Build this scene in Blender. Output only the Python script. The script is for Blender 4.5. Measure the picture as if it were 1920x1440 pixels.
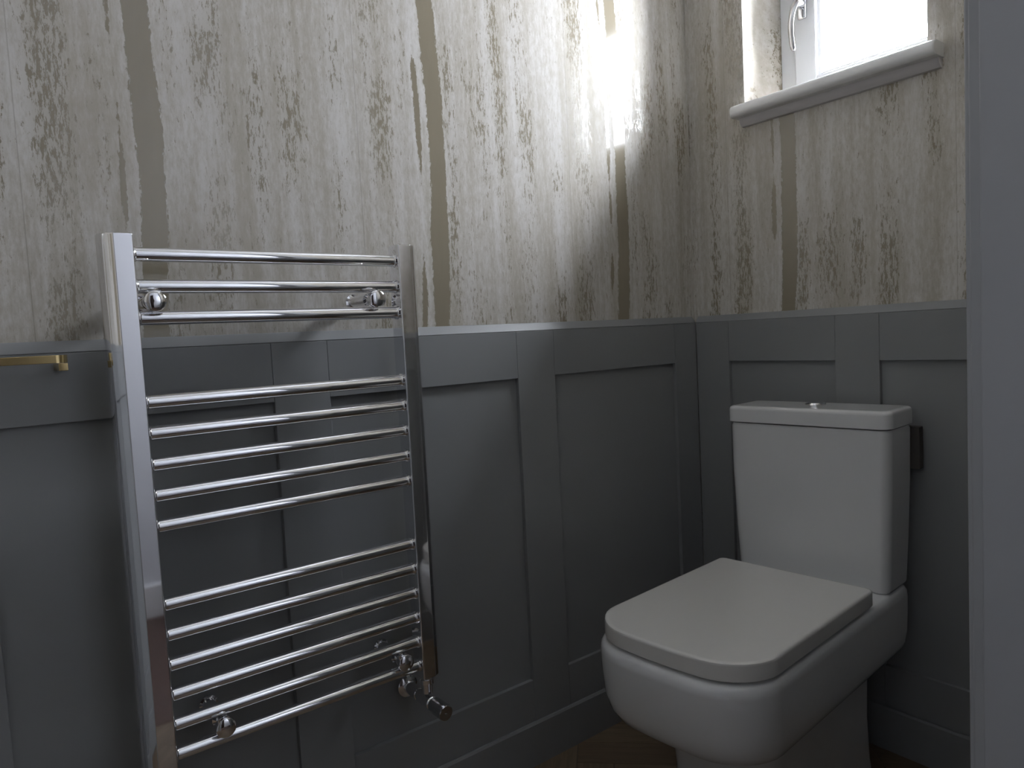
import bpy, bmesh, math, random
from mathutils import Vector, Matrix

random.seed(7)
for o in list(bpy.data.objects):
    bpy.data.objects.remove(o, do_unlink=True)
scene = bpy.context.scene
COL = scene.collection

# ------------------------------------------------------------------ camera
cam = bpy.data.cameras.new('camera')
cam.sensor_fit = 'HORIZONTAL'
cam.sensor_width = 36.0
cam.lens = 36.0 * 1345.87 / 1920.0
cam.clip_start = 0.02
camo = bpy.data.objects.new('camera', cam)
COL.objects.link(camo)
right = Vector((0.79047519, -0.61035174, -0.05118325))
up = Vector((0.08127174, 0.02169477, 0.99645584))
fwd = Vector((0.60707814, 0.79183337, -0.06675352))
m = Matrix.Identity(4)
for i in range(3):
    m[i][0] = right[i]; m[i][1] = up[i]; m[i][2] = -fwd[i]
m[0][3], m[1][3], m[2][3] = -1.56338531, -1.22097022, 0.957
camo.matrix_world = m
scene.camera = camo

# ------------------------------------------------------------------ sky and exposure
world = bpy.data.worlds.new('overcast_sky')
scene.world = world
world.use_nodes = True
wb = world.node_tree.nodes['Background']
wb.inputs['Color'].default_value = (0.93, 0.945, 1.03, 1)
wb.inputs['Strength'].default_value = 7.0
vs = scene.view_settings
vs.view_transform = 'Standard'
vs.look = 'None'
vs.exposure = 3.58
vs.gamma = 1.0
vs.use_curve_mapping = False
scene.cycles.use_denoising = True
scene.cycles.max_bounces = 10
scene.cycles.diffuse_bounces = 6
scene.cycles.glossy_bounces = 5
scene.cycles.caustics_reflective = False
scene.cycles.caustics_refractive = False
scene.cycles.sample_clamp_indirect = 2.0


def portal(name, loc, rot, sx, sy):
    """daylight portal that guides the sky light through a window opening"""
    l = bpy.data.lights.new(name, 'AREA')
    l.shape = 'RECTANGLE'
    l.size = sx
    l.size_y = sy
    l.cycles.is_portal = True
    o = bpy.data.objects.new(name, l)
    o.location = loc
    o.rotation_euler = rot
    COL.objects.link(o)


# toilet window opening and opening of the added, unseen hall window
WY0, WY1, WZ0, WZ1 = -0.58, -0.16, 1.485, 1.98
HY0, HY1, HZ0, HZ1 = -1.68, -1.22, 1.35, 1.70
HX, HYB, HXR = -3.2, -1.84, 0.05
portal('daylight_portal', (0.262, (WY0 + WY1) / 2, (WZ0 + WZ1) / 2), (0, math.radians(90), 0), WZ1 - WZ0, WY1 - WY0)
portal('daylight_portal', (HXR + 0.112, (HY0 + HY1) / 2, (HZ0 + HZ1) / 2), (0, math.radians(90), 0), HZ1 - HZ0, HY1 - HY0)

# ------------------------------------------------------------------ materials


class NT:
    def __init__(self, name):
        self.m = bpy.data.materials.new(name)
        self.m.use_nodes = True
        self.t = self.m.node_tree
        self.t.nodes.clear()
        self.out = self.t.nodes.new('ShaderNodeOutputMaterial')
        self.b = self.t.nodes.new('ShaderNodeBsdfPrincipled')
        self.t.links.new(self.b.outputs[0], self.out.inputs[0])

    def put(self, sock, v):
        if v is None:
            return
        if isinstance(v, bpy.types.NodeSocket):
            self.t.links.new(v, sock)
        else:
            sock.default_value = v

    def math(self, op, a, b=None, c=None, clamp=False):
        n = self.t.nodes.new('ShaderNodeMath')
        n.operation = op
        n.use_clamp = clamp
        self.put(n.inputs[0], a); self.put(n.inputs[1], b); self.put(n.inputs[2], c)
        return n.outputs[0]

    def add(self, a, b): return self.math('ADD', a, b)
    def sub(self, a, b): return self.math('SUBTRACT', a, b)
    def mul(self, a, b): return self.math('MULTIPLY', a, b)
    def mx(self, a, b): return self.math('MAXIMUM', a, b)

    def smooth(self, v, lo, hi, a=0.0, b=1.0):
        n = self.t.nodes.new('ShaderNodeMapRange')
        n.interpolation_type = 'SMOOTHSTEP'
        self.put(n.inputs[0], v)
        self.put(n.inputs[1], lo); self.put(n.inputs[2], hi)
        self.put(n.inputs[3], a); self.put(n.inputs[4], b)
        return n.outputs[0]

    def xyz(self, x, y, z):
        n = self.t.nodes.new('ShaderNodeCombineXYZ')
        self.put(n.inputs[0], x); self.put(n.inputs[1], y); self.put(n.inputs[2], z)
        return n.outputs[0]

    def sep(self, v):
        n = self.t.nodes.new('ShaderNodeSeparateXYZ')
        self.put(n.inputs[0], v)
        return n.outputs

    def pos(self):
        n = self.t.nodes.new('ShaderNodeTexCoord')
        return n.outputs['Object']

    def noise(self, v, scale=1.0, detail=2.0, rough=0.5, dist=0.0):
        n = self.t.nodes.new('ShaderNodeTexNoise')
        self.put(n.inputs['Vector'], v)
        n.inputs['Scale'].default_value = scale
        n.inputs['Detail'].default_value = detail
        n.inputs['Roughness'].default_value = rough
        n.inputs['Distortion'].default_value = dist
        return n.outputs[0]

    def mix(self, f, a, b):
        n = self.t.nodes.new('ShaderNodeMix')
        n.data_type = 'RGBA'
        self.put(n.inputs[0], f)
        self.put(n.inputs[6], a if isinstance(a, bpy.types.NodeSocket) else (*a, 1))
        self.put(n.inputs[7], b if isinstance(b, bpy.types.NodeSocket) else (*b, 1))
        return n.outputs[2]

    def bump(self, h, strength, dist):
        n = self.t.nodes.new('ShaderNodeBump')
        n.inputs['Strength'].default_value = strength
        n.inputs['Distance'].default_value = dist
        self.put(n.inputs['Height'], h)
        self.t.links.new(n.outputs[0], self.b.inputs['Normal'])

    def set(self, **k):
        for n, v in k.items():
            s = self.b.inputs[{'color': 'Base Color', 'rough': 'Roughness', 'metal': 'Metallic',
                               'spec': 'Specular IOR Level', 'coat': 'Coat Weight', 'coatr': 'Coat Roughness'}[n]]
            if isinstance(v, tuple) and len(v) == 3:
                v = (*v, 1)
            self.put(s, v)


def simple(name, color, rough, metal=0.0, spec=0.5, coat=0.0, var=0.0, vscale=30.0, bump=0.0, bscale=300.0):
    n = NT(name)
    n.set(rough=rough, metal=metal, spec=spec, coat=coat, coatr=0.05)
    p = n.pos()
    if var > 0:
        f = n.noise(p, vscale, 3)
        n.set(color=n.mix(f, tuple(c * (1 - var) for c in color), tuple(min(1, c * (1 + var)) for c in color)))
    else:
        n.set(color=color)
    if bump > 0:
        n.bump(n.noise(p, bscale, 2), bump, 0.001)
    return n.m


REPEAT = 0.5265


def wallpaper(name, along):
    """cream and taupe drip-effect wallpaper, glossy taupe ink on a satin ground; pattern repeats each roll width"""
    n = NT(name)
    s = n.sep(n.pos())
    if along == 'x':
        u = s[0]
    else:
        u = n.add(n.mul(s[1], -1.0), n.mul(s[0], 0.2))
    z = s[2]
    # gentle sideways sway of the drips
    zz = n.sub(z, 1.30)
    sway = n.mul(n.mul(zz, zz), -0.11)
    low = n.sub(n.noise(n.xyz(n.mul(u, 1.3), 0.0, n.mul(z, 3.2)), 1.0, 1), 0.5)
    us = n.sub(n.sub(u, sway), n.mul(low, 0.014))
    # ragged edges
    edge = n.sub(n.noise(n.xyz(n.mul(u, 260.0), 0.0, n.mul(z, 70.0)), 1.0, 3, 0.65), 0.5)
    edge2 = n.sub(n.noise(n.xyz(n.mul(u, 60.0), 2.0, n.mul(z, 11.0)), 1.0, 3, 0.6), 0.5)
    # position within the repeat measured from the wide stripe
    k = n.math('FLOORED_MODULO', n.add(us, 0.777 + REPEAT * 10.5), REPEAT)
    d = n.sub(k, REPEAT / 2)            # -R/2..R/2, wide stripe at 0
    drop = n.math('FLOOR', n.math('DIVIDE', n.add(us, 0.777 + REPEAT * 10.5), REPEAT))
    zs = n.add(z, n.mul(drop, 1.37))    # every drop shows another stretch of the pattern

    def stripe(c, w, raggy, soft):
        dist = n.math('ABSOLUTE', n.sub(d, c))
        dist = n.add(dist, n.add(n.mul(edge, raggy * 1.5), n.mul(edge2, raggy * 0.7)))
        return n.smooth(dist, n.sub(w, soft), n.add(w, soft), 1.0, 0.0)

    wv = n.noise(n.xyz(0.0, 0.0, n.mul(zs, 4.0)), 1.0, 1)
    wide = stripe(0.0, n.add(0.0125, n.mul(wv, 0.013)), 0.011, 0.0010)
    tv = n.noise(n.xyz(7.0, 0.0, n.mul(zs, 5.0)), 1.0, 1)
    thin = stripe(-0.040, n.smooth(tv, 0.36, 0.60, -0.004, 0.0062), 0.010, 0.001)

    # bands of flecks: narrow vertical clouds of small ragged patches
    cloud = n.noise(n.xyz(n.mul(u, 9.0), 3.0, n.mul(zs, 3.4)), 1.0, 2)
    bands = None
    for c, w, lo, hi in ((-0.125, 0.044, 0.22, 0.52), (0.098, 0.052, 0.36, 0.66), (0.165, 0.028, 0.42, 0.66), (0.232, 0.038, 0.36, 0.62),
                         (-0.205, 0.030, 0.40, 0.66), (-0.066, 0.020, 0.44, 0.70), (0.036, 0.024, 0.40, 0.66)):
        g = n.mul(n.smooth(n.math('ABSOLUTE', n.sub(d, c)), w * 0.25, w, 1.0, 0.0), n.smooth(cloud, lo, hi))
        bands = g if bands is None else n.mx(bands, g)
    fn = n.noise(n.xyz(n.mul(u, 165.0), 0.0, n.mul(z, 40.0)), 1.0, 5, 0.78, 0.15)
    fleck = n.smooth(n.add(fn, n.mul(bands, 0.145)), 0.605, 0.675)
    ink = n.mx(n.mx(wide, thin), n.mul(fleck, n.smooth(cloud, 0.25, 0.65, 0.55, 0.95)))

    # soft washed streaks of the ground
    wash = n.noise(n.xyz(n.mul(u, 21.0), 0.0, n.mul(z, 1.7)), 1.0, 5, 0.66)
    wash2 = n.noise(n.xyz(n.mul(u, 140.0), 4.0, n.mul(z, 44.0)), 1.0, 4, 0.75)
    f = n.smooth(n.add(n.mul(wash, 0.60), n.mul(wash2, 0.40)), 0.36, 0.62)
    f = n.mx(f, n.mul(bands, 0.60))
    ground = n.mix(f, (0.67, 0.65, 0.625), (0.455, 0.423, 0.362))
    ground = n.mix(n.mul(n.smooth(edge, 0.06, 0.22), 0.22), ground, (0.36, 0.32, 0.25))
    taupe = n.mix(edge2, (0.285, 0.25, 0.185), (0.34, 0.30, 0.23))
    col = n.mix(ink, ground, taupe)
    # butt joint between the drops
    j = n.smooth(n.math('ABSOLUTE', n.sub(n.math('FLOORED_MODULO', n.add(u, 0.947 + REPEAT * 10.5), REPEAT), REPEAT / 2)), 0.0004, 0.0011, 1.0, 0.0)
    col = n.mix(n.mul(j, 0.35), col, (0.20, 0.17, 0.13))
    n.set(color=col, rough=n.smooth(ink, 0.0, 1.0, 0.55, 0.11), spec=n.smooth(ink, 0.0, 1.0, 0.07, 0.75))
    return n.m


M = {}
M['paperA'] = wallpaper('drip_wallpaper', 'x')
M['paperB'] = wallpaper('drip_wallpaper_window_wall', 'y')
M['grey'] = simple('grey_eggshell_paint', (0.265, 0.271, 0.277), 0.42, spec=0.35, var=0.04, vscale=9.0)
M['sill'] = simple('pale_grey_gloss_paint', (0.84, 0.845, 0.85), 0.25, var=0.02)
M['frame'] = simple('door_lining_grey_paint', (0.44, 0.45, 0.47), 0.38, var=0.03, vscale=6.0)
M['upvc'] = simple('white_window_plastic', (0.86, 0.87, 0.89), 0.22)
M['white'] = simple('white_emulsion', (0.86, 0.86, 0.86), 0.7, spec=0.3, var=0.02, vscale=5.0)
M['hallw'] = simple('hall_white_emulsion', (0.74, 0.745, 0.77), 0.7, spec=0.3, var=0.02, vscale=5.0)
M['chrome'] = simple('polished_chrome', (0.86, 0.86, 0.88), 0.045, metal=1.0)
M['chrome_dull'] = simple('dulled_chrome', (0.60, 0.60, 0.62), 0.16, metal=1.0)
M['dark'] = simple('dark_rubber', (0.02, 0.02, 0.02), 0.5)
M['brass'] = simple('brushed_brass', (0.78, 0.60, 0.30), 0.20, metal=1.0, var=0.05, vscale=40)
M['ceramic'] = simple('white_vitreous_china', (0.76, 0.765, 0.77), 0.10, coat=0.4, var=0.01, vscale=4.0)
M['lid'] = simple('white_duroplast', (0.79, 0.78, 0.755), 0.14, coat=0.2)
M['moulding'] = simple('sill_moulding_paint', (0.58, 0.56, 0.57), 0.4)
M['gap_block'] = simple('dark_brown_block', (0.085, 0.075, 0.068), 0.7)
M['added_door_wood'] = simple('added_door_dark_stain', (0.045, 0.030, 0.024), 0.45, var=0.2, vscale=12.0)
M['steel'] = simple('steel_handle', (0.70, 0.70, 0.72), 0.18, metal=1.0)


def wood(name, a, b, tint):
    n = NT(name)
    p = n.pos()
    s = n.sep(p)
    g = n.noise(n.xyz(n.mul(s[0], 7.0), n.mul(s[1], 70.0), s[2]), 1.0, 5, 0.6, 0.6)
    info = n.t.nodes.new('ShaderNodeObjectInfo')
    base = n.mix(n.smooth(g, 0.3, 0.7), a, b)
    n.set(color=n.mix(n.mul(info.outputs['Random'], 0.55), base, tint), rough=0.38, spec=0.4)
    n.bump(g, 0.08, 0.001)
    return n.m


M['oak'] = wood('oak_herringbone', (0.17, 0.125, 0.082), (0.26, 0.20, 0.135), (0.15, 0.10, 0.07))
M['hallfloor'] = wood('hall_floor_wood', (0.075, 0.042, 0.032), (0.11, 0.065, 0.048), (0.08, 0.045, 0.035))


def glass_mat():
    mm = bpy.data.materials.new('clear_window_glass')
    mm.use_nodes = True
    t = mm.node_tree
    t.nodes.clear()
    o = t.nodes.new('ShaderNodeOutputMaterial')
    mix = t.nodes.new('ShaderNodeMixShader')
    tr = t.nodes.new('ShaderNodeBsdfTransparent')
    gl = t.nodes.new('ShaderNodeBsdfGlossy')
    fr = t.nodes.new('ShaderNodeFresnel')
    fr.inputs[0].default_value = 1.25
    tr.inputs[0].default_value = (0.96, 0.98, 0.98, 1)
    gl.inputs['Roughness'].default_value = 0.02
    t.links.new(fr.outputs[0], mix.inputs[0])
    t.links.new(tr.outputs[0], mix.inputs[1])
    t.links.new(gl.outputs[0], mix.inputs[2])
    t.links.new(mix.outputs[0], o.inputs[0])
    return mm


M['glass'] = glass_mat()

# ------------------------------------------------------------------ mesh helpers


def finish(name, bm, mat, parent=None, smooth=35.0, props=None):
    bmesh.ops.recalc_face_normals(bm, faces=bm.faces[:])
    me = bpy.data.meshes.new(name)
    bm.to_mesh(me)
    bm.free()
    for mt in (mat if isinstance(mat, (list, tuple)) else [mat]):
        me.materials.append(mt)
    if smooth:
        for p in me.polygons:
            p.use_smooth = True
        me.set_sharp_from_angle(angle=math.radians(smooth))
    o = bpy.data.objects.new(name, me)
    if smooth:
        wn = o.modifiers.new('weighted_normals', 'WEIGHTED_NORMAL')
        wn.keep_sharp = True
        wn.weight = 100
    COL.objects.link(o)
    if parent:
        o.parent = parent
    if props:
        for k_, v_ in props.items():
            o[k_] = v_
    return o


def box_bm(bm, lo, hi, bevel=0.0, seg=2):
    c = [(a + b) / 2 for a, b in zip(lo, hi)]
    s = [abs(b - a) for a, b in zip(lo, hi)]
    r = bmesh.ops.create_cube(bm, size=1.0)
    vs_ = r['verts']
    for v in vs_:
        v.co = Vector((c[0] + v.co.x * s[0], c[1] + v.co.y * s[1], c[2] + v.co.z * s[2]))
    if bevel > 0:
        es = list({e for v in vs_ for e in v.link_edges})
        bmesh.ops.bevel(bm, geom=es, offset=bevel, segments=seg, affect='EDGES', profile=0.5)


def box(name, lo, hi, mat, parent=None, bevel=0.0, seg=2, props=None):
    bm = bmesh.new()
    box_bm(bm, lo, hi, bevel, seg)
    return finish(name, bm, mat, parent, props=props)


def empty(name, loc=(0, 0, 0), rz=0.0, **props):
    o = bpy.data.objects.new(name, None)
    o.location = loc
    o.rotation_euler = (0, 0, rz)
    o.empty_display_size = 0.05
    COL.objects.link(o)
    for k_, v_ in props.items():
        o[k_] = v_
    return o


def loft(bm, rings, cap0=True, cap1=True):
    vr = [[bm.verts.new(p) for p in r] for r in rings]
    n = len(vr[0])
    for a, b in zip(vr[:-1], vr[1:]):
        for i in range(n):
            bm.faces.new((a[i], a[(i + 1) % n], b[(i + 1) % n], b[i]))
    if cap0:
        bm.faces.new(vr[0][::-1])
    if cap1:
        bm.faces.new(vr[-1])
    return vr


def rrect(x0, x1, y0, y1, radii, seg=8, bow=0.0):
    """rounded rectangle; radii for corners (x1,y1),(x0,y1),(x0,y0),(x1,y0); bow pushes the x1 side outward"""
    pts = []
    cs = [(x1, y1, 0, -1, -1), (x0, y1, 90, 1, -1), (x0, y0, 180, 1, 1), (x1, y0, 270, -1, 1)]
    for (cx, cy, a0, sx, sy), r in zip(cs, radii):
        ox, oy = cx + sx * r, cy + sy * r
        for i in range(seg + 1):
            a = math.radians(a0 + 90 * i / seg)
            pts.append((ox + r * math.cos(a), oy + r * math.sin(a)))
    # subdivide the front side so that it can bow
    if bow:
        ym, hw = (y0 + y1) / 2, (y1 - y0) / 2
        last, first = pts[-1], pts[0]
        nfr = 8
        extra = [(last[0] + (first[0] - last[0]) * i / nfr, last[1] + (first[1] - last[1]) * i / nfr) for i in range(1, nfr)]
        pts = pts + extra
        out = []
        for x, y in pts:
            t = max(0.0, (x - (x1 - 0.14)) / 0.14)
            out.append((x - bow * (((y - ym) / hw) ** 2) * t, y))
        pts = out
    return pts


def lathe(bm, prof, axis, origin, seg=24):
    """prof: list of (distance along axis, radius)"""
    ax = Vector(axis).normalized()
    t = Vector((0, 0, 1)) if abs(ax.z) < 0.9 else Vector((1, 0, 0))
    e1 = ax.cross(t).normalized()
    e2 = ax.cross(e1).normalized()
    o = Vector(origin)
    rings = []
    for s_, r in prof:
        rings.append([o + ax * s_ + (e1 * math.cos(2 * math.pi * i / seg) + e2 * math.sin(2 * math.pi * i / seg)) * max(r, 1e-5) for i in range(seg)])
    loft(bm, rings)


def lathe_obj(name, prof, axis, origin, mat, parent, seg=24, props=None):
    bm = bmesh.new()
    lathe(bm, prof, axis, origin, seg)
    return finish(name, bm, mat, parent, props=props)


def prism(bm, prof, p0, udir, ndir, length):
    """extrude profile [(n, z)] along udir from p0"""
    U, N = Vector(udir), Vector(ndir)
    rings = []
    for s_ in (0.0, length):
        rings.append([Vector(p0) + U * s_ + N * a + Vector((0, 0, b)) for a, b in prof])
    loft(bm, rings)


# ------------------------------------------------------------------ room shell
ROOM_X0, ROOM_Y0, CEIL = -1.95, -0.945, 2.32
BK = 0.012          # wallpaper plane lies this far behind the face of the panelling
Z_SK, Z_LR, Z_TR, Z_CAP0, Z_CAP1 = 0.097, 0.191, 0.8642, 0.9665, 0.9835


def wall_mesh(name, boxes, mats, pick):
    bm = bmesh.new()
    for lo, hi in boxes:
        box_bm(bm, lo, hi)
    bm.normal_update()
    bmesh.ops.recalc_face_normals(bm, faces=bm.faces[:])
    bm.normal_update()
    for f in bm.faces:
        f.material_index = pick(f.normal, f.calc_center_median())
    o = finish(name, bm, mats, smooth=0)
    o['kind'] = 'structure'
    return o


wall_left = wall_mesh('wall_left', [((ROOM_X0 - 0.1, BK, 0), (0.26, BK + 0.1, CEIL))], [M['paperA']], lambda n_, c: 0)
X1 = 0.26
wall_back = wall_mesh('wall_back', [
    ((BK, ROOM_Y0 - 0.1, 0), (X1, BK, WZ0 - 0.03)),
    ((BK, ROOM_Y0 - 0.1, WZ1), (X1, BK, CEIL)),
    ((BK, WY1, WZ0 - 0.03), (X1, BK, WZ1)),
    ((BK, ROOM_Y0 - 0.1, WZ0 - 0.03), (X1, WY0, WZ1))], [M['paperB']], lambda n_, c: 0)
DX0, DX1, DZ = -1.60, -0.78, 2.02       # rough door opening
wall_right = wall_mesh('wall_right', [
    ((DX1, ROOM_Y0 - BK - 0.088, 0), (BK, ROOM_Y0 - BK, CEIL)),
    ((HX, ROOM_Y0 - BK - 0.088, 0), (DX0, ROOM_Y0 - BK, CEIL)),
    ((DX0, ROOM_Y0 - BK - 0.088, DZ), (DX1, ROOM_Y0 - BK, CEIL))],
    [M['paperA'], M['hallw']], lambda n_, c: 1 if n_.y < -0.5 else 0)
wall_front = wall_mesh('wall_front', [((ROOM_X0 - 0.1, ROOM_Y0 - BK, 0), (ROOM_X0 - BK, BK, CEIL))], [M['paperB']], lambda n_, c: 0)

wall_mesh('wall_hall_back', [((HX, HYB - 0.1, 0), (HXR, HYB, CEIL))], [M['hallw']], lambda n_, c: 0)
HY_T = ROOM_Y0 - BK
HY_R = ROOM_Y0 - 0.1
wall_mesh('wall_hall_left', [((HX - 0.1, HYB - 0.1, 0), (HX, HY_T, CEIL))], [M['hallw']], lambda n_, c: 0)
wall_mesh('wall_hall_right', [
    ((HXR, HYB - 0.1, 0), (HXR + 0.1, HY_R, HZ0)),
    ((HXR, HYB - 0.1, HZ1), (HXR + 0.1, HY_R, CEIL)),
    ((HXR, HYB - 0.1, HZ0), (HXR + 0.1, HY0, HZ1)),
    ((HXR, HY1, HZ0), (HXR + 0.1, HY_R, HZ1))], [M['hallw']], lambda n_, c: 0)
wall_mesh('ceiling', [((HX - 0.1, HYB - 0.1, CEIL), (HXR + 0.1, BK + 0.1, CEIL + 0.05))], [M['white']], lambda n_, c: 0)
wall_mesh('floor_hall', [((HX - 0.05, HYB - 0.05, -0.03), (HXR + 0.05, ROOM_Y0 - 0.04, 0.0))], [M['hallfloor']], lambda n_, c: 0)

for xa, xb in ((HX, -2.122), (-1.278, HXR)):
    sk = box('baseboard_hall', (xa, HYB, 0.0), (xb, HYB + 0.016, 0.12), M['white'], None, 0.004)
    sk['kind'] = 'structure'
# floor of the toilet room: herringbone blocks
floor = wall_mesh('floor', [((ROOM_X0 - 0.05, ROOM_Y0 - 0.04, -0.03), (BK + 0.05, BK + 0.05, -0.0025))], [M['dark']], lambda n_, c: 0)


def clip(poly, x0, x1, y0, y1):
    def half(pts, f, inter):
        out = []
        for i in range(len(pts)):
            a, b = pts[i], pts[(i + 1) % len(pts)]
            fa, fb = f(a), f(b)
            if fa >= 0:
                out.append(a)
            if (fa >= 0) != (fb >= 0):
                t = fa / (fa - fb)
                out.append((a[0] + (b[0] - a[0]) * t, a[1] + (b[1] - a[1]) * t))
        return out
    for f in (lambda p: p[0] - x0, lambda p: x1 - p[0], lambda p: p[1] - y0, lambda p: y1 - p[1]):
        if len(poly) < 3:
            return []
        poly = half(poly, f, None)
    return poly


PW, PN = 0.082, 4
c45 = math.sqrt(0.5)
for i in range(-40, 20):
    for j in range(-40, 40):
        kk = (i - j) % (2 * PN)
        if kk == 0:
            r = (i * PW, j * PW, (i + PN) * PW, (j + 1) * PW)
            ang = 45
        elif kk == 2 * PN - 1:
            r = (i * PW, j * PW, (i + 1) * PW, (j + PN) * PW)
            ang = 135
        else:
            continue
        g = 0.0006
        q = [(r[0] + g, r[1] + g), (r[2] - g, r[1] + g), (r[2] - g, r[3] - g), (r[0] + g, r[3] - g)]
        q = [((x - y) * c45 + 0.21, (x + y) * c45) for x, y in q]
        cx = sum(p[0] for p in q) / 4
        cy = sum(p[1] for p in q) / 4
        q = clip(q, -1.94, 0.0, ROOM_Y0 - 0.035, 0.0)
        if len(q) < 3:
            continue
        area = abs(sum(q[a][0] * q[(a + 1) % len(q)][1] - q[(a + 1) % len(q)][0] * q[a][1] for a in range(len(q)))) / 2
        if area < 4e-4:
            continue
        rot = math.radians(ang)
        cr, sr = math.cos(-rot), math.sin(-rot)
        loc = [((x - cx) * cr - (y - cy) * sr, (x - cx) * sr + (y - cy) * cr) for x, y in q]
        bm = bmesh.new()
        loft(bm, [[(x, y, -0.0025) for x, y in loc], [(x, y, 0.0) for x, y in loc]])
        p = finish('wood_block', bm, M['oak'], floor, smooth=0)
        p.location = (cx, cy, 0)
        p.rotation_euler = (0, 0, rot)


# ---- panelling: stiles, rails, recessed panels and a rounded cap, all parts of their wall
def wainscot(wall, O, U, N, length, stiles, cap=True):
    O, U, N = Vector(O), Vector(U), Vector(N)

    def part(name, u0, u1, z0, z1, n0, n1, bevel=0.0013):
        a = O + U * u0 + N * n0 + Vector((0, 0, z0))
        b = O + U * u1 + N * n1 + Vector((0, 0, z1))
        lo = [min(p, q) for p, q in zip(a, b)]
        hi = [max(p, q) for p, q in zip(a, b)]
        return box(name, lo, hi, M['grey'], wall, bevel, 2)
    for a, b in stiles:
        part('stile', a, b, Z_SK, Z_CAP0 - 0.001, -BK, 0.0)
    for (a0, a1), (b0, b1) in zip(stiles[:-1], stiles[1:]):
        part('top_rail', a1, b0, Z_TR, Z_CAP0 - 0.001, -BK, -0.0004)
        part('bottom_rail', a1, b0, Z_SK, Z_LR, -BK, -0.0004)
        part('panel', a1 - 0.003, b0 + 0.003, Z_LR - 0.003, Z_TR + 0.003, -BK, -BK + 0.002, 0)
    bm = bmesh.new()
    prof = [(-BK, Z_CAP0 - 0.001), (-0.0012, Z_CAP0 - 0.001)]
    prof += [(-0.0004, Z_CAP0 + 0.0004), (-0.0014, Z_CAP0 + 0.0022), (-0.0100, Z_CAP1 - 0.0022), (-0.0112, Z_CAP1 - 0.0004)]
    prof.append((-BK, Z_CAP1))
    prism(bm, prof, O, U, N, length)
    finish('dado_cap', bm, M['grey'], wall)


def baseboard(name, O, U, N, length):
    bm = bmesh.new()
    prof = [(-BK, 0.0), (0.007, 0.0), (0.007, Z_SK - 0.004), (0.004, Z_SK), (-BK, Z_SK)]
    prism(bm, prof, O, U, N, length)
    o = finish(name, bm, M['grey'])
    o['kind'] = 'structure'


wainscot(wall_left, (ROOM_X0, 0, 0), (1, 0, 0), (0, -1, 0), -ROOM_X0, [(a - ROOM_X0, b - ROOM_X0) for a, b in
         ((-1.9496, -1.93), (-1.652, -1.548), (-1.1405, -1.0396), (-0.6092, -0.5035), (-0.0873, 0.0))])
wainscot(wall_back, (0, 0, 0), (0, -1, 0), (-1, 0, 0), 0.945, [(0.0004, 0.1011), (0.3828, 0.4811), (0.7627, 0.8615), (0.93, 0.9448)])
wainscot(wall_right, (-0.70, ROOM_Y0, 0), (1, 0, 0), (0, 1, 0), 0.70, [(0.0, 0.03), (0.27, 0.37), (0.61, 0.6996)])
wainscot(wall_front, (ROOM_X0, 0, 0), (0, -1, 0), (1, 0, 0), 0.945, [(0.0004, 0.10), (0.42, 0.52), (0.84, 0.9448)])
baseboard('baseboard_left', (ROOM_X0, 0, 0), (1, 0, 0), (0, -1, 0), -ROOM_X0)
baseboard('baseboard_back', (0, -0.007, 0), (0, -1, 0), (-1, 0, 0), 0.931)
baseboard('baseboard_front', (ROOM_X0, -0.007, 0), (0, -1, 0), (1, 0, 0), 0.931)
baseboard('baseboard_right', (-0.70, ROOM_Y0, 0), (1, 0, 0), (0, 1, 0), 0.693)

# ------------------------------------------------------------------ door lining
door = empty('door_1', (-1.19, ROOM_Y0 - 0.05, 0), kind='structure')


def dpart(name, lo, hi, mat=M['frame'], bevel=0.002):
    o = box(name, lo, hi, mat, door, bevel, 3)
    o.matrix_parent_inverse = Matrix.Translation(door.location).inverted()
    return o


LX0, LX1 = -1.58, -0.80
ya, yb = ROOM_Y0 - 0.108, ROOM_Y0
dpart('jamb', (LX1, ya, 0), (LX1 + 0.02, yb, DZ - 0.02))
dpart('jamb', (LX0 - 0.02, ya, 0), (LX0, yb, DZ - 0.02))
dpart('head_jamb', (LX0 - 0.02, ya, DZ - 0.02), (LX1 + 0.02, yb, DZ))
dpart('door_stop', (LX1 - 0.012, ya + 0.04, 0), (LX1, yb - 0.0132, DZ - 0.02), bevel=0.0015)
dpart('door_stop', (LX0, ya + 0.04, 0), (LX0 + 0.012, yb - 0.0132, DZ - 0.02), bevel=0.0015)
for (x0, x1) in ((LX1 + 0.006, LX1 + 0.076), (LX0 - 0.076, LX0 - 0.006)):
    dpart('architrave', (x0, ya - 0.016, 0), (x1, ya, DZ + 0.03), bevel=0.004)
    dpart('architrave', (x0, yb - 0.012, 0), (x1, yb + 0.006, DZ + 0.03), bevel=0.003)
dpart('architrave', (LX0 - 0.076, ya - 0.016, DZ + 0.031), (LX1 + 0.076, ya, DZ + 0.08), bevel=0.004)

# ------------------------------------------------------------------ toilet window
win = empty('window_1', (0.17, (WY0 + WY1) / 2, WZ0), kind='structure')


def wpart(name, lo, hi, mat, bevel=0.002, parent=None):
    o = box(name, lo, hi, mat, parent or win, bevel, 3)
    o.matrix_parent_inverse = Matrix.Translation((parent or win).location).inverted()
    return o


def frame_ring(parent, name, x0, x1, y0, y1, z0, z1, wl, wr, wb_, wt, mat, bevel, inv=None):
    objs = []
    for lo, hi in (((x0, y1 - wl, z0), (x1, y1, z1)), ((x0, y0, z0), (x1, y0 + wr, z1)),
                   ((x0, y0 + wr, z0), (x1, y1 - wl, z0 + wb_)), ((x0, y0 + wr, z1 - wt), (x1, y1 - wl, z1))):
        o = box(name, lo, hi, mat, parent, bevel, 3)
        o.matrix_parent_inverse = Matrix.Translation(parent.location).inverted()
        objs.append(o)
    return objs


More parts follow.
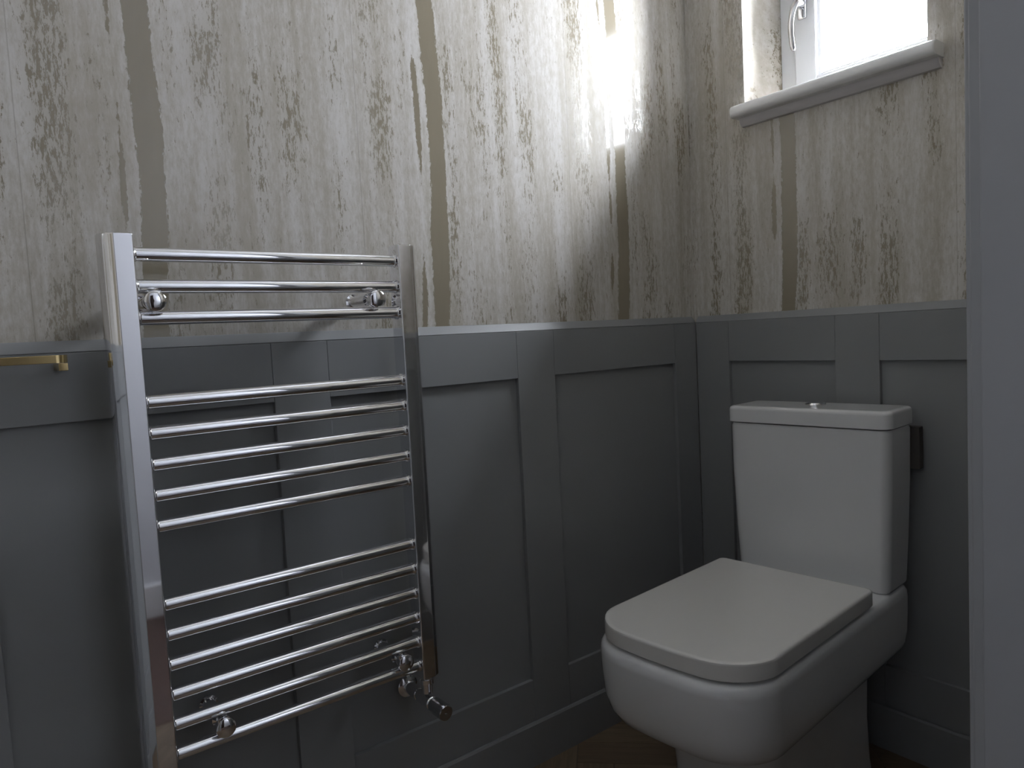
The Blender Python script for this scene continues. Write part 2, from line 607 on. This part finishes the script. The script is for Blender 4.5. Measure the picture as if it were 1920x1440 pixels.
frame_ring(win, 'window_frame', 0.178, 0.235, WY0, WY1, WZ0, WZ1, 0.055, 0.030, 0.040, 0.045, M['upvc'], 0.003)
sash = frame_ring(win, 'sash', 0.160, 0.215, WY0 + 0.022, WY1 - 0.048, WZ0 + 0.028, WZ1 - 0.035, 0.056, 0.034, 0.044, 0.05, M['upvc'], 0.004)
frame_ring(win, 'glazing_bead', 0.172, 0.186, WY0 + 0.052, WY1 - 0.100, WZ0 + 0.068, WZ1 - 0.082, 0.012, 0.010, 0.012, 0.012, M['upvc'], 0.003)
wpart('pane', (0.188, WY0 + 0.050, WZ0 + 0.066), (0.194, WY1 - 0.098, WZ1 - 0.080), M['glass'], 0)
# sill board with bullnose edge
bm = bmesh.new()
prof = [(0.155, 1.457), (-0.022, 1.457)]
for i in range(1, 12):
    t = math.radians(-90 - 15 * i)
    prof.append((-0.022 + 0.0125 * math.cos(t), 1.4715 + 0.0145 * math.sin(t)))
prof += [(-0.022, 1.486), (0.155, 1.486)]
rings = []
for y, s_ in ((WY1 + 0.014, 0.6), (WY1 + 0.0125, 0.85), (WY1 + 0.009, 1.0), (WY1 - 0.0003, 1.0)):
    rings.append([(min(a, BK) if a > BK else -0.022 + (a + 0.022) * (s_ if a < -0.022 else 1), y, 1.4715 + (b - 1.4715) * (0.85 + 0.15 * s_)) for a, b in prof])
rings.append([(a, WY1 - 0.0004, b) for a, b in prof])
rings.append([(a, WY0 + 0.0004, b) for a, b in prof])
for y, s_ in ((WY0 + 0.0003, 1.0), (WY0 - 0.025, 1.0), (WY0 - 0.0285, 0.85), (WY0 - 0.03, 0.6)):
    rings.append([(min(a, BK) if a > BK else -0.022 + (a + 0.022) * (s_ if a < -0.022 else 1), y, 1.4715 + (b - 1.4715) * (0.85 + 0.15 * s_)) for a, b in prof])
loft(bm, rings)
sillo = finish('window_sill', bm, M['sill'], win, 50)
sillo.matrix_parent_inverse = Matrix.Translation(win.location).inverted()
# small cove under the sill board
bm = bmesh.new()
prof2 = [(BK, 1.438), (0.004, 1.439), (-0.004, 1.447), (-0.006, 1.457), (BK, 1.457)]
loft(bm, [[(a, WY1 + 0.004, b) for a, b in prof2], [(a, WY0 - 0.027, b) for a, b in prof2]])
cv = finish('sill_moulding', bm, M['moulding'], win)
cv.matrix_parent_inverse = Matrix.Translation(win.location).inverted()

# espagnolette handle on the sash stile
HYc = WY1 - 0.048 - 0.026
hplate = box('handle_plate', (0.150, HYc - 0.011, 1.700), (0.160, HYc + 0.011, 1.800), M['steel'], win, 0.004, 3)
hplate.matrix_parent_inverse = Matrix.Translation(win.location).inverted()
bm = bmesh.new()
lathe(bm, [(0, 0.011), (0.016, 0.011), (0.019, 0.009), (0.020, 0.0)], (-1, 0, 0), (0.152, HYc, 1.735), 20)
path = [((0.136, HYc, 1.742), 0.011), ((0.128, HYc + 0.003, 1.730), 0.0105), ((0.121, HYc + 0.006, 1.712), 0.0085), ((0.117, HYc + 0.008, 1.690), 0.0075),
        ((0.117, HYc + 0.009, 1.665), 0.0072), ((0.120, HYc + 0.009, 1.645), 0.0070), ((0.125, HYc + 0.009, 1.628), 0.0064), ((0.128, HYc + 0.009, 1.622), 0.004)]
rings = []
for (px, py, pz), r in path:
    rings.append([(px + 0.55 * r * math.cos(2 * math.pi * i / 14), py + r * math.sin(2 * math.pi * i / 14), pz) for i in range(14)])
loft(bm, rings)
hl = finish('window_handle', bm, M['steel'], win, 40, props={'label': 'steel espagnolette lever handle'})
hl.matrix_parent_inverse = Matrix.Translation(win.location).inverted()

# unseen dark door added across the hall to cut light bouncing back
added_door = empty('added_hall_door', (-1.70, HYB, 0), kind='structure')


def d2(name, lo, hi, mat, bevel=0.002):
    o_ = box(name, lo, hi, mat, added_door, bevel)
    o_.matrix_parent_inverse = Matrix.Translation(added_door.location).inverted()


for xa, xb in ((-2.05, -1.95), (-1.45, -1.35)):
    d2('stile', (xa, HYB + 0.001, 0.006), (xb, HYB + 0.035, 1.98), M['added_door_wood'])
for za, zb in ((0.006, 0.20), (0.85, 0.99), (1.87, 1.98)):
    d2('added_door_rail', (-1.95, HYB + 0.001, za), (-1.45, HYB + 0.035, zb), M['added_door_wood'])
for za, zb in ((0.20, 0.85), (0.99, 1.87)):
    d2('panel', (-1.95, HYB + 0.001, za), (-1.45, HYB + 0.024, zb), M['added_door_wood'], 0)
for xa, xb in ((-2.12, -2.052), (-1.348, -1.28)):
    d2('architrave', (xa, HYB + 0.001, 0), (xb, HYB + 0.018, 2.05), M['added_door_wood'], 0.004)
d2('architrave', (-2.052, HYB + 0.001, 1.983), (-1.348, HYB + 0.018, 2.05), M['added_door_wood'], 0.004)

# unseen window added at the hall end, placed and sized for fill light
added_win = empty('added_hall_window', (HXR + 0.06, (HY0 + HY1) / 2, HZ0), kind='structure')
frame_ring(added_win, 'window_frame', HXR + 0.03, HXR + 0.085, HY0, HY1, HZ0, HZ1, 0.05, 0.05, 0.05, 0.05, M['upvc'], 0.003)  # frame of the added hall window
o = box('pane', (HXR + 0.056, HY0 + 0.045, HZ0 + 0.045), (HXR + 0.062, HY1 - 0.045, HZ1 - 0.045), M['glass'], added_win)  # pane of the added hall window
o.matrix_parent_inverse = Matrix.Translation(added_win.location).inverted()

# ------------------------------------------------------------------ towel radiator
RY, BR = -0.079, 0.0104
LPX0, LPX1, RPX0, RPX1 = -1.386, -1.356, -0.939, -0.908
PZ0, PZ1 = 0.338, 1.128
rad = empty('towel_radiator', (-1.147, RY, 0.28),
            label='chrome ladder towel radiator fixed on the grey panelled wall', category='radiator')
RINV = Matrix.Translation(rad.location).inverted()


def radpart(o):
    o.matrix_parent_inverse = RINV
    return o


def post(xin, outer):
    """upright tube: flat inner side and front, outer side swelling outward towards the wall"""
    bm = bmesh.new()
    yf, dp = RY - 0.019, 0.036
    prof = []

    def arc(cx, cy, rx, ry, a0, a1, k_):
        for i_ in range(k_ + 1):
            t = math.radians(a0 + (a1 - a0) * i_ / k_)
            prof.append((cx + rx * math.cos(t), cy + ry * math.sin(t)))
    arc(0.0022, 0.0022, 0.0022, 0.0022, 180, 270, 4)       # inner front edge
    arc(0.0245, 0.0022, 0.0022, 0.0022, 270, 325, 4)       # outer front edge
    arc(0.0230, 0.0250, 0.0200, 0.0240, -62, 0, 8)         # swelling outer side
    arc(0.0350, 0.0280, 0.0080, 0.0080, 0, 90, 5)          # outer back edge
    arc(0.0022, dp - 0.0022, 0.0022, 0.0022, 90, 180, 3)   # inner back edge
    cx, cy = 0.018, 0.018
    rings = []
    for z, k_ in ((PZ0, 0.90), (PZ0 + 0.0008, 0.965), (PZ0 + 0.0025, 1.0), (PZ1 - 0.0025, 1.0), (PZ1 - 0.0008, 0.965), (PZ1, 0.90)):
        rings.append([(xin + outer * (cx + (a - cx) * k_), yf + cy + (b - cy) * k_, z) for a, b in prof])
    loft(bm, rings)
    return radpart(finish('upright_post', bm, M['chrome'], rad, 28))


post(LPX1, -1)
post(RPX0, 1)
bar_z = [1.1005, 1.0550, 1.0095, 0.8880, 0.8425, 0.7970, 0.7515, 0.7060, 0.5890, 0.5430, 0.4975, 0.4520, 0.4065, 0.3610]
bm = bmesh.new()
L0, L1 = LPX1 - 0.002, RPX0 + 0.002
prof = [(0, 0.0125), (0.0035, 0.0125), (0.0050, BR + 0.0004), (0.0065, BR)]
prof += [(L1 - L0 - 0.0065, BR), (L1 - L0 - 0.005, BR + 0.0004), (L1 - L0 - 0.0035, 0.0125), (L1 - L0, 0.0125)]
lathe(bm, prof, (1, 0, 0), (L0, RY, 0), 32)
first = None
for z in bar_z:
    if first is None:
        first = finish('crossbar', bm, M['chrome'], rad, 40)
        b = first
    else:
        b = first.copy()
        COL.objects.link(b)
        b.parent = rad
    b.location = (0, 0, z)
    b.matrix_parent_inverse = RINV

for bx, bz in ((-1.335, 1.0325), (-0.985, 1.0325), (-1.286, 0.3838), (-0.974, 0.3838)):
    br = radpart(lathe_obj('wall_bracket', [(0.0, 0.0145), (0.004, 0.0145), (0.005, 0.0105), (0.048, 0.0105), (0.0485, 0.0098), (0.0495, 0.0098), (0.050, 0.0115), (0.066, 0.0115), (0.067, 0.006), (0.088, 0.006)],
                 (0, -1, 0), (bx, 0.0, bz), M['chrome'], rad, 28))
    kn = lathe_obj('clamp_cap', [(0.0, 0.0148), (0.009, 0.0152), (0.0115, 0.0146), (0.0135, 0.0118), (0.0146, 0.006), (0.0149, 0.0)],
                   (0, -1, 0), (bx, RY - BR - 0.0008, bz), M['chrome'], br, 32)
    kn.matrix_parent_inverse = Matrix.Identity(4)


def valve(x):
    z = 0.288
    v = radpart(lathe_obj('valve_tail', [(0, 0.011), (0.006, 0.011), (0.007, 0.013), (0.016, 0.013), (0.018, 0.0105), (0.034, 0.0105)],
                          (0, 0, -1), (x, RY, PZ0 + 0.0005), M['chrome'], rad, 6 * 4))
    bd = lathe_obj('valve_body', [(0, 0.0105), (0.010, 0.0105), (0.012, 0.0130), (0.026, 0.0130), (0.028, 0.0120), (0.050, 0.0120), (0.052, 0.0105), (0.056, 0.0105)],
                   (0, -1, 0), (x, RY + 0.036, z), M['chrome'], v, 28)
    hd = lathe_obj('valve_head', [(0, 0.0115), (0.003, 0.0142), (0.038, 0.0146), (0.042, 0.0138), (0.043, 0.0125), (0.0425, 0.003), (0.0405, 0.0)],
                   (0, -1, 0), (x, RY - 0.020, z), M['chrome_dull'], v, 28)
    sl = lathe_obj('pipe_sleeve', [(0, 0.021), (0.003, 0.021), (0.006, 0.0165), (0.007, 0.0118), (0.046, 0.0115)],
                   (0, -1, 0), (x, 0.0, z), M['chrome'], v, 28)


valve(-0.9225)
valve(-1.371)

# ------------------------------------------------------------------ brass paper holder
ph = empty('toilet_roll_holder', (-1.60, 0.0, 0.95), label='brass toilet roll holder on the grey panelling, left of the chrome radiator', category='roll holder')
PINV = Matrix.Translation(ph.location).inverted()
bm = bmesh.new()
# flat bar with a rounded return at its end
path = [(-1.74, -0.0665)]
R = 0.013
for i in range(9):
    t = math.radians(-90 + 90 * i / 8)
    path.append((-1.4585 + R * math.cos(t), -0.0535 + R * math.sin(t)))
path.append((-1.4455, -0.045))
th = 0.0045
rings = []
for i, (x, y) in enumerate(path):
    a = path[max(i - 1, 0)]; b = path[min(i + 1, len(path) - 1)]
    dx, dy = b[0] - a[0], b[1] - a[1]
    l = math.hypot(dx, dy)
    nx, ny = -dy / l * th / 2, dx / l * th / 2
    rings.append([(x - nx, y - ny, 0.9518), (x + nx, y + ny, 0.9518), (x + nx, y + ny, 0.9625), (x - nx, y - ny, 0.9625)])
loft(bm, rings)
bmesh.ops.bevel(bm, geom=[e for e in bm.edges if abs(e.verts[0].co.z - e.verts[1].co.z) < 1e-6 and e.calc_length() > 0.0046], offset=0.0005, segments=1, affect='EDGES')
o = finish('holder_bar', bm, M['brass'], ph, 40); o.matrix_parent_inverse = PINV
o = box('holder_arm', (-1.4560, -0.0690, 0.9408), (-1.4448, 0.0, 0.9512), M['brass'], ph, 0.0008); o.matrix_parent_inverse = PINV
o = box('holder_arm', (-1.746, -0.0690, 0.9408), (-1.7348, 0.0, 0.9512), M['brass'], ph, 0.0008); o.matrix_parent_inverse = PINV

# ------------------------------------------------------------------ toilet
tl = empty('toilet', (-0.030, -0.381, 0.0), math.radians(185),
           label='white close-coupled toilet with square lid closed, standing below the window', category='toilet')


def sec(z, f0, f1, hw, rf, rb, bow=0.0):
    return [(x, y, z) for x, y in rrect(f0, f1, -hw, hw, (rf, rb, rb, rf), 8, bow)]


B_ = 0.014
bm = bmesh.new()
rings = [sec(0.4005, 0.030, 0.655, 0.150, 0.075, 0.025, B_),
         sec(0.4000, 0.018, 0.664, 0.160, 0.085, 0.030, B_),
         sec(0.3975, 0.010, 0.670, 0.1655, 0.09, 0.034, B_),
         sec(0.391, 0.004, 0.675, 0.1695, 0.094, 0.038, B_),
         sec(0.380, 0.001, 0.677, 0.171, 0.096, 0.040, B_),
         sec(0.345, 0.000, 0.676, 0.1705, 0.096, 0.040, B_),
         sec(0.305, 0.000, 0.672, 0.169, 0.096, 0.040, B_),
         sec(0.282, 0.002, 0.666, 0.166, 0.096, 0.040, B_),
         sec(0.266, 0.006, 0.656, 0.160, 0.094, 0.038, B_),
         sec(0.255, 0.014, 0.640, 0.150, 0.090, 0.034, B_),
         sec(0.248, 0.026, 0.610, 0.136, 0.085, 0.030, B_),
         sec(0.243, 0.050, 0.570, 0.122, 0.075, 0.028, B_ * 0.6),
         sec(0.234, 0.064, 0.545, 0.1135, 0.066, 0.026, 0.006),
         sec(0.215, 0.070, 0.530, 0.109, 0.06, 0.025, 0.006),
         sec(0.120, 0.070, 0.515, 0.107, 0.058, 0.025, 0.006),
         sec(0.030, 0.068, 0.520, 0.110, 0.060, 0.025, 0.006),
         sec(0.000, 0.066, 0.526, 0.113, 0.062, 0.025, 0.006)]
loft(bm, rings)
finish('pan', bm, M['ceramic'], tl, 50)

bm = bmesh.new()
s0, s1, sw = 0.192, 0.664, 0.1655
loft(bm, [sec(0.4012, s0 + .012, s1 - .010, sw - .010, 0.080, 0.012, B_), sec(0.4085, s0 + .012, s1 - .010, sw - .010, 0.080, 0.012, B_)])
finish('seat', bm, M['lid'], tl, 40)
bm = bmesh.new()
loft(bm, [sec(0.4060, s0, s1 - .001, sw - .001, 0.086, 0.014, B_), sec(0.4075, s0, s1, sw, 0.087, 0.014, B_),
          sec(0.4310, s0, s1, sw, 0.087, 0.014, B_), sec(0.4345, s0 + .0012, s1 - .0012, sw - .0012, 0.086, 0.0135, B_),
          sec(0.4362, s0 + .004, s1 - .004, sw - .004, 0.084, 0.012, B_), sec(0.4366, s0 + .008, s1 - .008, sw - .008, 0.080, 0.010, B_)])
finish('lid', bm, M['lid'], tl, 40)
for s_ in (-1, 1):
    lathe_obj('hinge', [(0, 0.009), (0.022, 0.009), (0.024, 0.007)], (0, 0, 1), (0.178, 0.075 * s_, 0.400), M['chrome'], tl, 20)

bm = bmesh.new()
rings = [sec(0.3995, 0.012, 0.116, 0.157, 0.016, 0.016), sec(0.402, 0.008, 0.121, 0.162, 0.018, 0.018), sec(0.408, 0.006, 0.1235, 0.1645, 0.019, 0.018),
         sec(0.50, 0.003, 0.127, 0.1685, 0.019, 0.018), sec(0.62, 0.001, 0.130, 0.1722, 0.020, 0.018), sec(0.728, 0.0, 0.131, 0.1735, 0.022, 0.018), sec(0.7335, 0.003, 0.128, 0.1705, 0.02, 0.016)]
loft(bm, rings)
finish('cistern', bm, M['ceramic'], tl, 45)
bm = bmesh.new()
rings = [sec(0.7355, 0.000, 0.131, 0.1735, 0.02, 0.016), sec(0.7375, -0.003, 0.1345, 0.177, 0.022, 0.018), sec(0.7635, -0.003, 0.1345, 0.177, 0.022, 0.018),
         sec(0.7680, -0.002, 0.1335, 0.176, 0.022, 0.018), sec(0.7705, 0.0002, 0.1313, 0.1738, 0.021, 0.017), sec(0.7722, 0.004, 0.1275, 0.170, 0.019, 0.014), sec(0.7727, 0.010, 0.1215, 0.164, 0.016, 0.011)]
loft(bm, rings)
finish('cistern_lid', bm, M['ceramic'], tl, 45)
box('dark_gap_block', (0.004, 0.150, 0.640), (-0.018, 0.187, 0.728), M['gap_block'], tl, 0.002)  # dark brown block added in the gap behind the cistern
fb = lathe_obj('flush_button', [(0, 0.0215), (0.003, 0.0215), (0.0045, 0.020), (0.0047, 0.0165), (0.0062, 0.0155), (0.0068, 0.0)], (0, 0, 1), (0.064, 0.0, 0.7722), M['chrome'], tl, 28)

bpy.context.view_layer.update()
